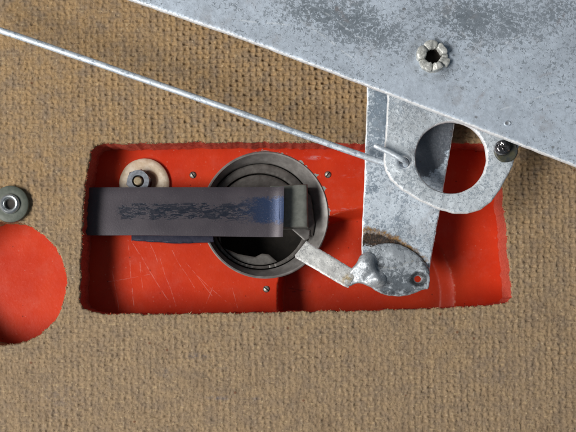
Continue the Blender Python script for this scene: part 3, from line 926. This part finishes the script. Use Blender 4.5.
# spacer that carries the ring plate on the strap, and the pivot post under the disc
lathe('spacer', P(425, 96, 36), [(.05, Z_LOOP - 4), (9, Z_LOOP - 4), (9, strap_level(96) - 1)], MSCREW, t, 24)
lathe('pivot_post', P(394, 272, -25), [(9, Z_STRAP - 2), (9, Z_DISH - .5)], MCUPD, t, 28)

# ================================================================== pull rod
t = thing('pull_rod', 'thin galvanised wire rod hooked into the eye of the lever', 'rod', P(200, 98, 10))
pts = []; rad = []
zrod = 37.0
for i in range(91):
    f = i / 90
    u = -40 + f * (392 + 40)
    v = 16.6 + (u + 40) * (150.5 / 432.0) * .995
    v += -.8 * math.sin(math.pi * f) + 1.1 * (float(fbm(u / 46.0, 1.7, 19)) - .5)
    pts.append(P(u, v, zrod)); rad.append(3.1 + .25 * (float(fbm(u / 14, 3.3, 7)) - .5))
shaft = tube('shaft', pts, rad, MROD, t, 16, .9)
hp = []
path = [(388, 165, zrod), (396, 166.5, zrod - .5), (402.5, 166, zrod + 2), (405.5, 164.5, zrod + 6), (405.8, 162.6, Z_LOOP + 2), (404, 160.5, Z_LOOP + 6.5), (399.5, 158, Z_LOOP + 8), (392, 153.8, Z_LOOP + 7.5), (383, 149.2, Z_LOOP + 7), (374, 145.3, Z_LOOP + 6.4)]
# catmull-rom through the bend
for i in range(len(path) - 1):
    p0, p1, p2, p3 = [np.array(path[max(0, min(len(path) - 1, i + k))], float) for k in (-1, 0, 1, 2)]
    for s in range(6):
        x = s / 6
        q = .5 * (2 * p1 + (p2 - p0) * x + (2 * p0 - 5 * p1 + 4 * p2 - p3) * x * x + (3 * p1 - p0 - 3 * p2 + p3) * x ** 3)
        hp.append(P(*q))
hp.append(P(*path[-1]))
tube('hook', hp, [2.6] * (len(hp) - 3) + [2.5, 2.2, 1.5], MROD, shaft, 14, .95, label='bent hook end lying back over the ring plate')

# ================================================================== screw on the ring plate
t = thing('pan_screw', 'dark shiny screw on an olive washer beside the large plate edge', 'screw', P(504, 148, Z_LOOP))
c = P(506.5, 150.5, Z_LOOP + 3)
lathe('washer', c, [(.05, Z_LOOP + 2.6), (10.0, Z_LOOP + 2.8), (10.9, Z_LOOP + 2.0), (11.0, Z_LOOP - 3)], MOLIVE, t, 40, wob=.05)
c = P(503.2, 147.2, Z_LOOP + 8)
V = []; F = []; n = 32
rings = [(7.2, 2), (7.2, 6), (6.5, 8.0), (4.8, 9.2), (2.4, 9.8), (.05, 9.9)]
for r, z in rings:
    for i in range(n):
        a = 2 * math.pi * i / n
        x, y = r * math.cos(a), r * math.sin(a)
        b = .9
        xr, yr = x * math.cos(b) + y * math.sin(b), -x * math.sin(b) + y * math.cos(b)
        dz = -3.2 * math.exp(-(xr / 1.5) ** 4) if r < 7.0 else (-1.5 * math.exp(-(xr / 1.5) ** 4) if z > 3 else 0)
        V.append((c[0] + x, c[1] + y, Z_LOOP + z + dz))
for q in range(len(rings) - 1):
    for i in range(n):
        j = (i + 1) % n
        F.append((q * n + i, q * n + j, (q + 1) * n + j, (q + 1) * n + i))
mesh_obj('head', V, F, MCHROME, t, sharp=45)

# ================================================================== large plate
t = thing('cover_plate', 'large blue-grey galvanised sheet with dark mottling over the upper right', 'plate', P(400, 60, Z_PLATE))
ec = P(432.5, 57.5, Z_PLATE)
eyeh = [(ec[0] + 8.2 * math.cos(a), ec[1] + 8.2 * math.sin(a)) for a in np.linspace(0, 2 * math.pi, 28, endpoint=False)]
PL = [(40, -34.5), (128, -1.2), (250, 41), (365, 84.5), (470, 125), (576, 166), (650, 194), (650, -70), (40, -70)]
def plate_z(X, Y):
    d = np.hypot(X - ec[0], Y - ec[1])
    return Z_PLATE + 1.2 * np.exp(-(d / 17) ** 2) + .5 * (fbm(X / 14, Y / 14, 111) - .5) + 2.0 * (fbm(X / 90, Y / 90, 113) - .5)
sheet('plate_sheet', rough(P2(PL, Z_PLATE), .30, 9, 31, 2.5), [eyeh], 1.4, plate_z, 5.0, MPLATE, t, rnd=1.5)
lathe('rivet_dimple', P(507.5, 123.5, Z_PLATE), [(.05, Z_PLATE + .1), (1.2, Z_PLATE + .2), (1.8, Z_PLATE + .7), (2.6, Z_PLATE + .8), (3.4, Z_PLATE + .1), (3.5, Z_PLATE - 1)], MPLATE, t, 20, sq=.8)

# ================================================================== burst eyelet
t = thing('burst_eyelet', 'pale burst eyelet with split petals, riveted in the large grey plate', 'eyelet', (ec[0], ec[1], Z_PLATE))
# petals: start angle, end angle (anticlockwise from the right), outer radius, lift
for (a0, a1, ro, zt) in ((8, 66, 13.2, 6.0), (73, 132, 14.6, 4.4), (135, 196, 15.2, 5.6), (203, 262, 15.0, 4.8), (266, 312, 14.0, 6.2), (320, 352, 16.2, 3.6)):
    rin = 6.6
    a0, a1 = R(a0), R(a1)
    n, k = 12, 14
    V = []; F = []
    for i in range(n + 1):
        f = i / n; a = a0 + (a1 - a0) * f
        e = (1 - (2 * f - 1) ** 6) ** .5 if 0 < f < 1 else .25      # rounded ends
        rm = (rin + ro) / 2; w = (ro - rin) / 2 * (.72 + .28 * e)
        for j in range(k):
            b = 2 * math.pi * j / k
            wob = 1 + .55 * (float(fbm(a * 3 + 5, b * .8 + 3, 61)) - .5)
            sg = lambda q: math.copysign(abs(q) ** .48, q)
            rr = rm + w * wob * sg(math.cos(b))
            zz = Z_PLATE + 1.0 + zt * .5 + zt * .62 * (.7 + .3 * e) * wob * sg(math.sin(b)) + .6 * (float(vnoise(a * 4, 1.0, 5)) - .5)
            V.append((ec[0] + rr * math.cos(a), ec[1] + rr * math.sin(a), zz))
    for i in range(n):
        for j in range(k):
            l = (j + 1) % k
            F.append((i * k + j, i * k + l, (i + 1) * k + l, (i + 1) * k + j))
    F.append(tuple(range(k))); F.append(tuple(n * k + j for j in reversed(range(k))))
    mesh_obj('petal', V, F, MCAST, t, sharp=32)
lathe('collar', ec, [(7.6, Z_PLATE + 1), (7.8, Z_PLATE + 2.8), (10.5, Z_PLATE + 3.4), (13.2, Z_PLATE + 2.4), (14.2, Z_PLATE + .2)], MCAST, t, 40, wob=.14, seed=4)
lathe('barrel', ec, [(7.9, Z_PLATE + 3), (7.7, Z_PLATE - 8), (.05, Z_PLATE - 8)], MVOID, t, 32)
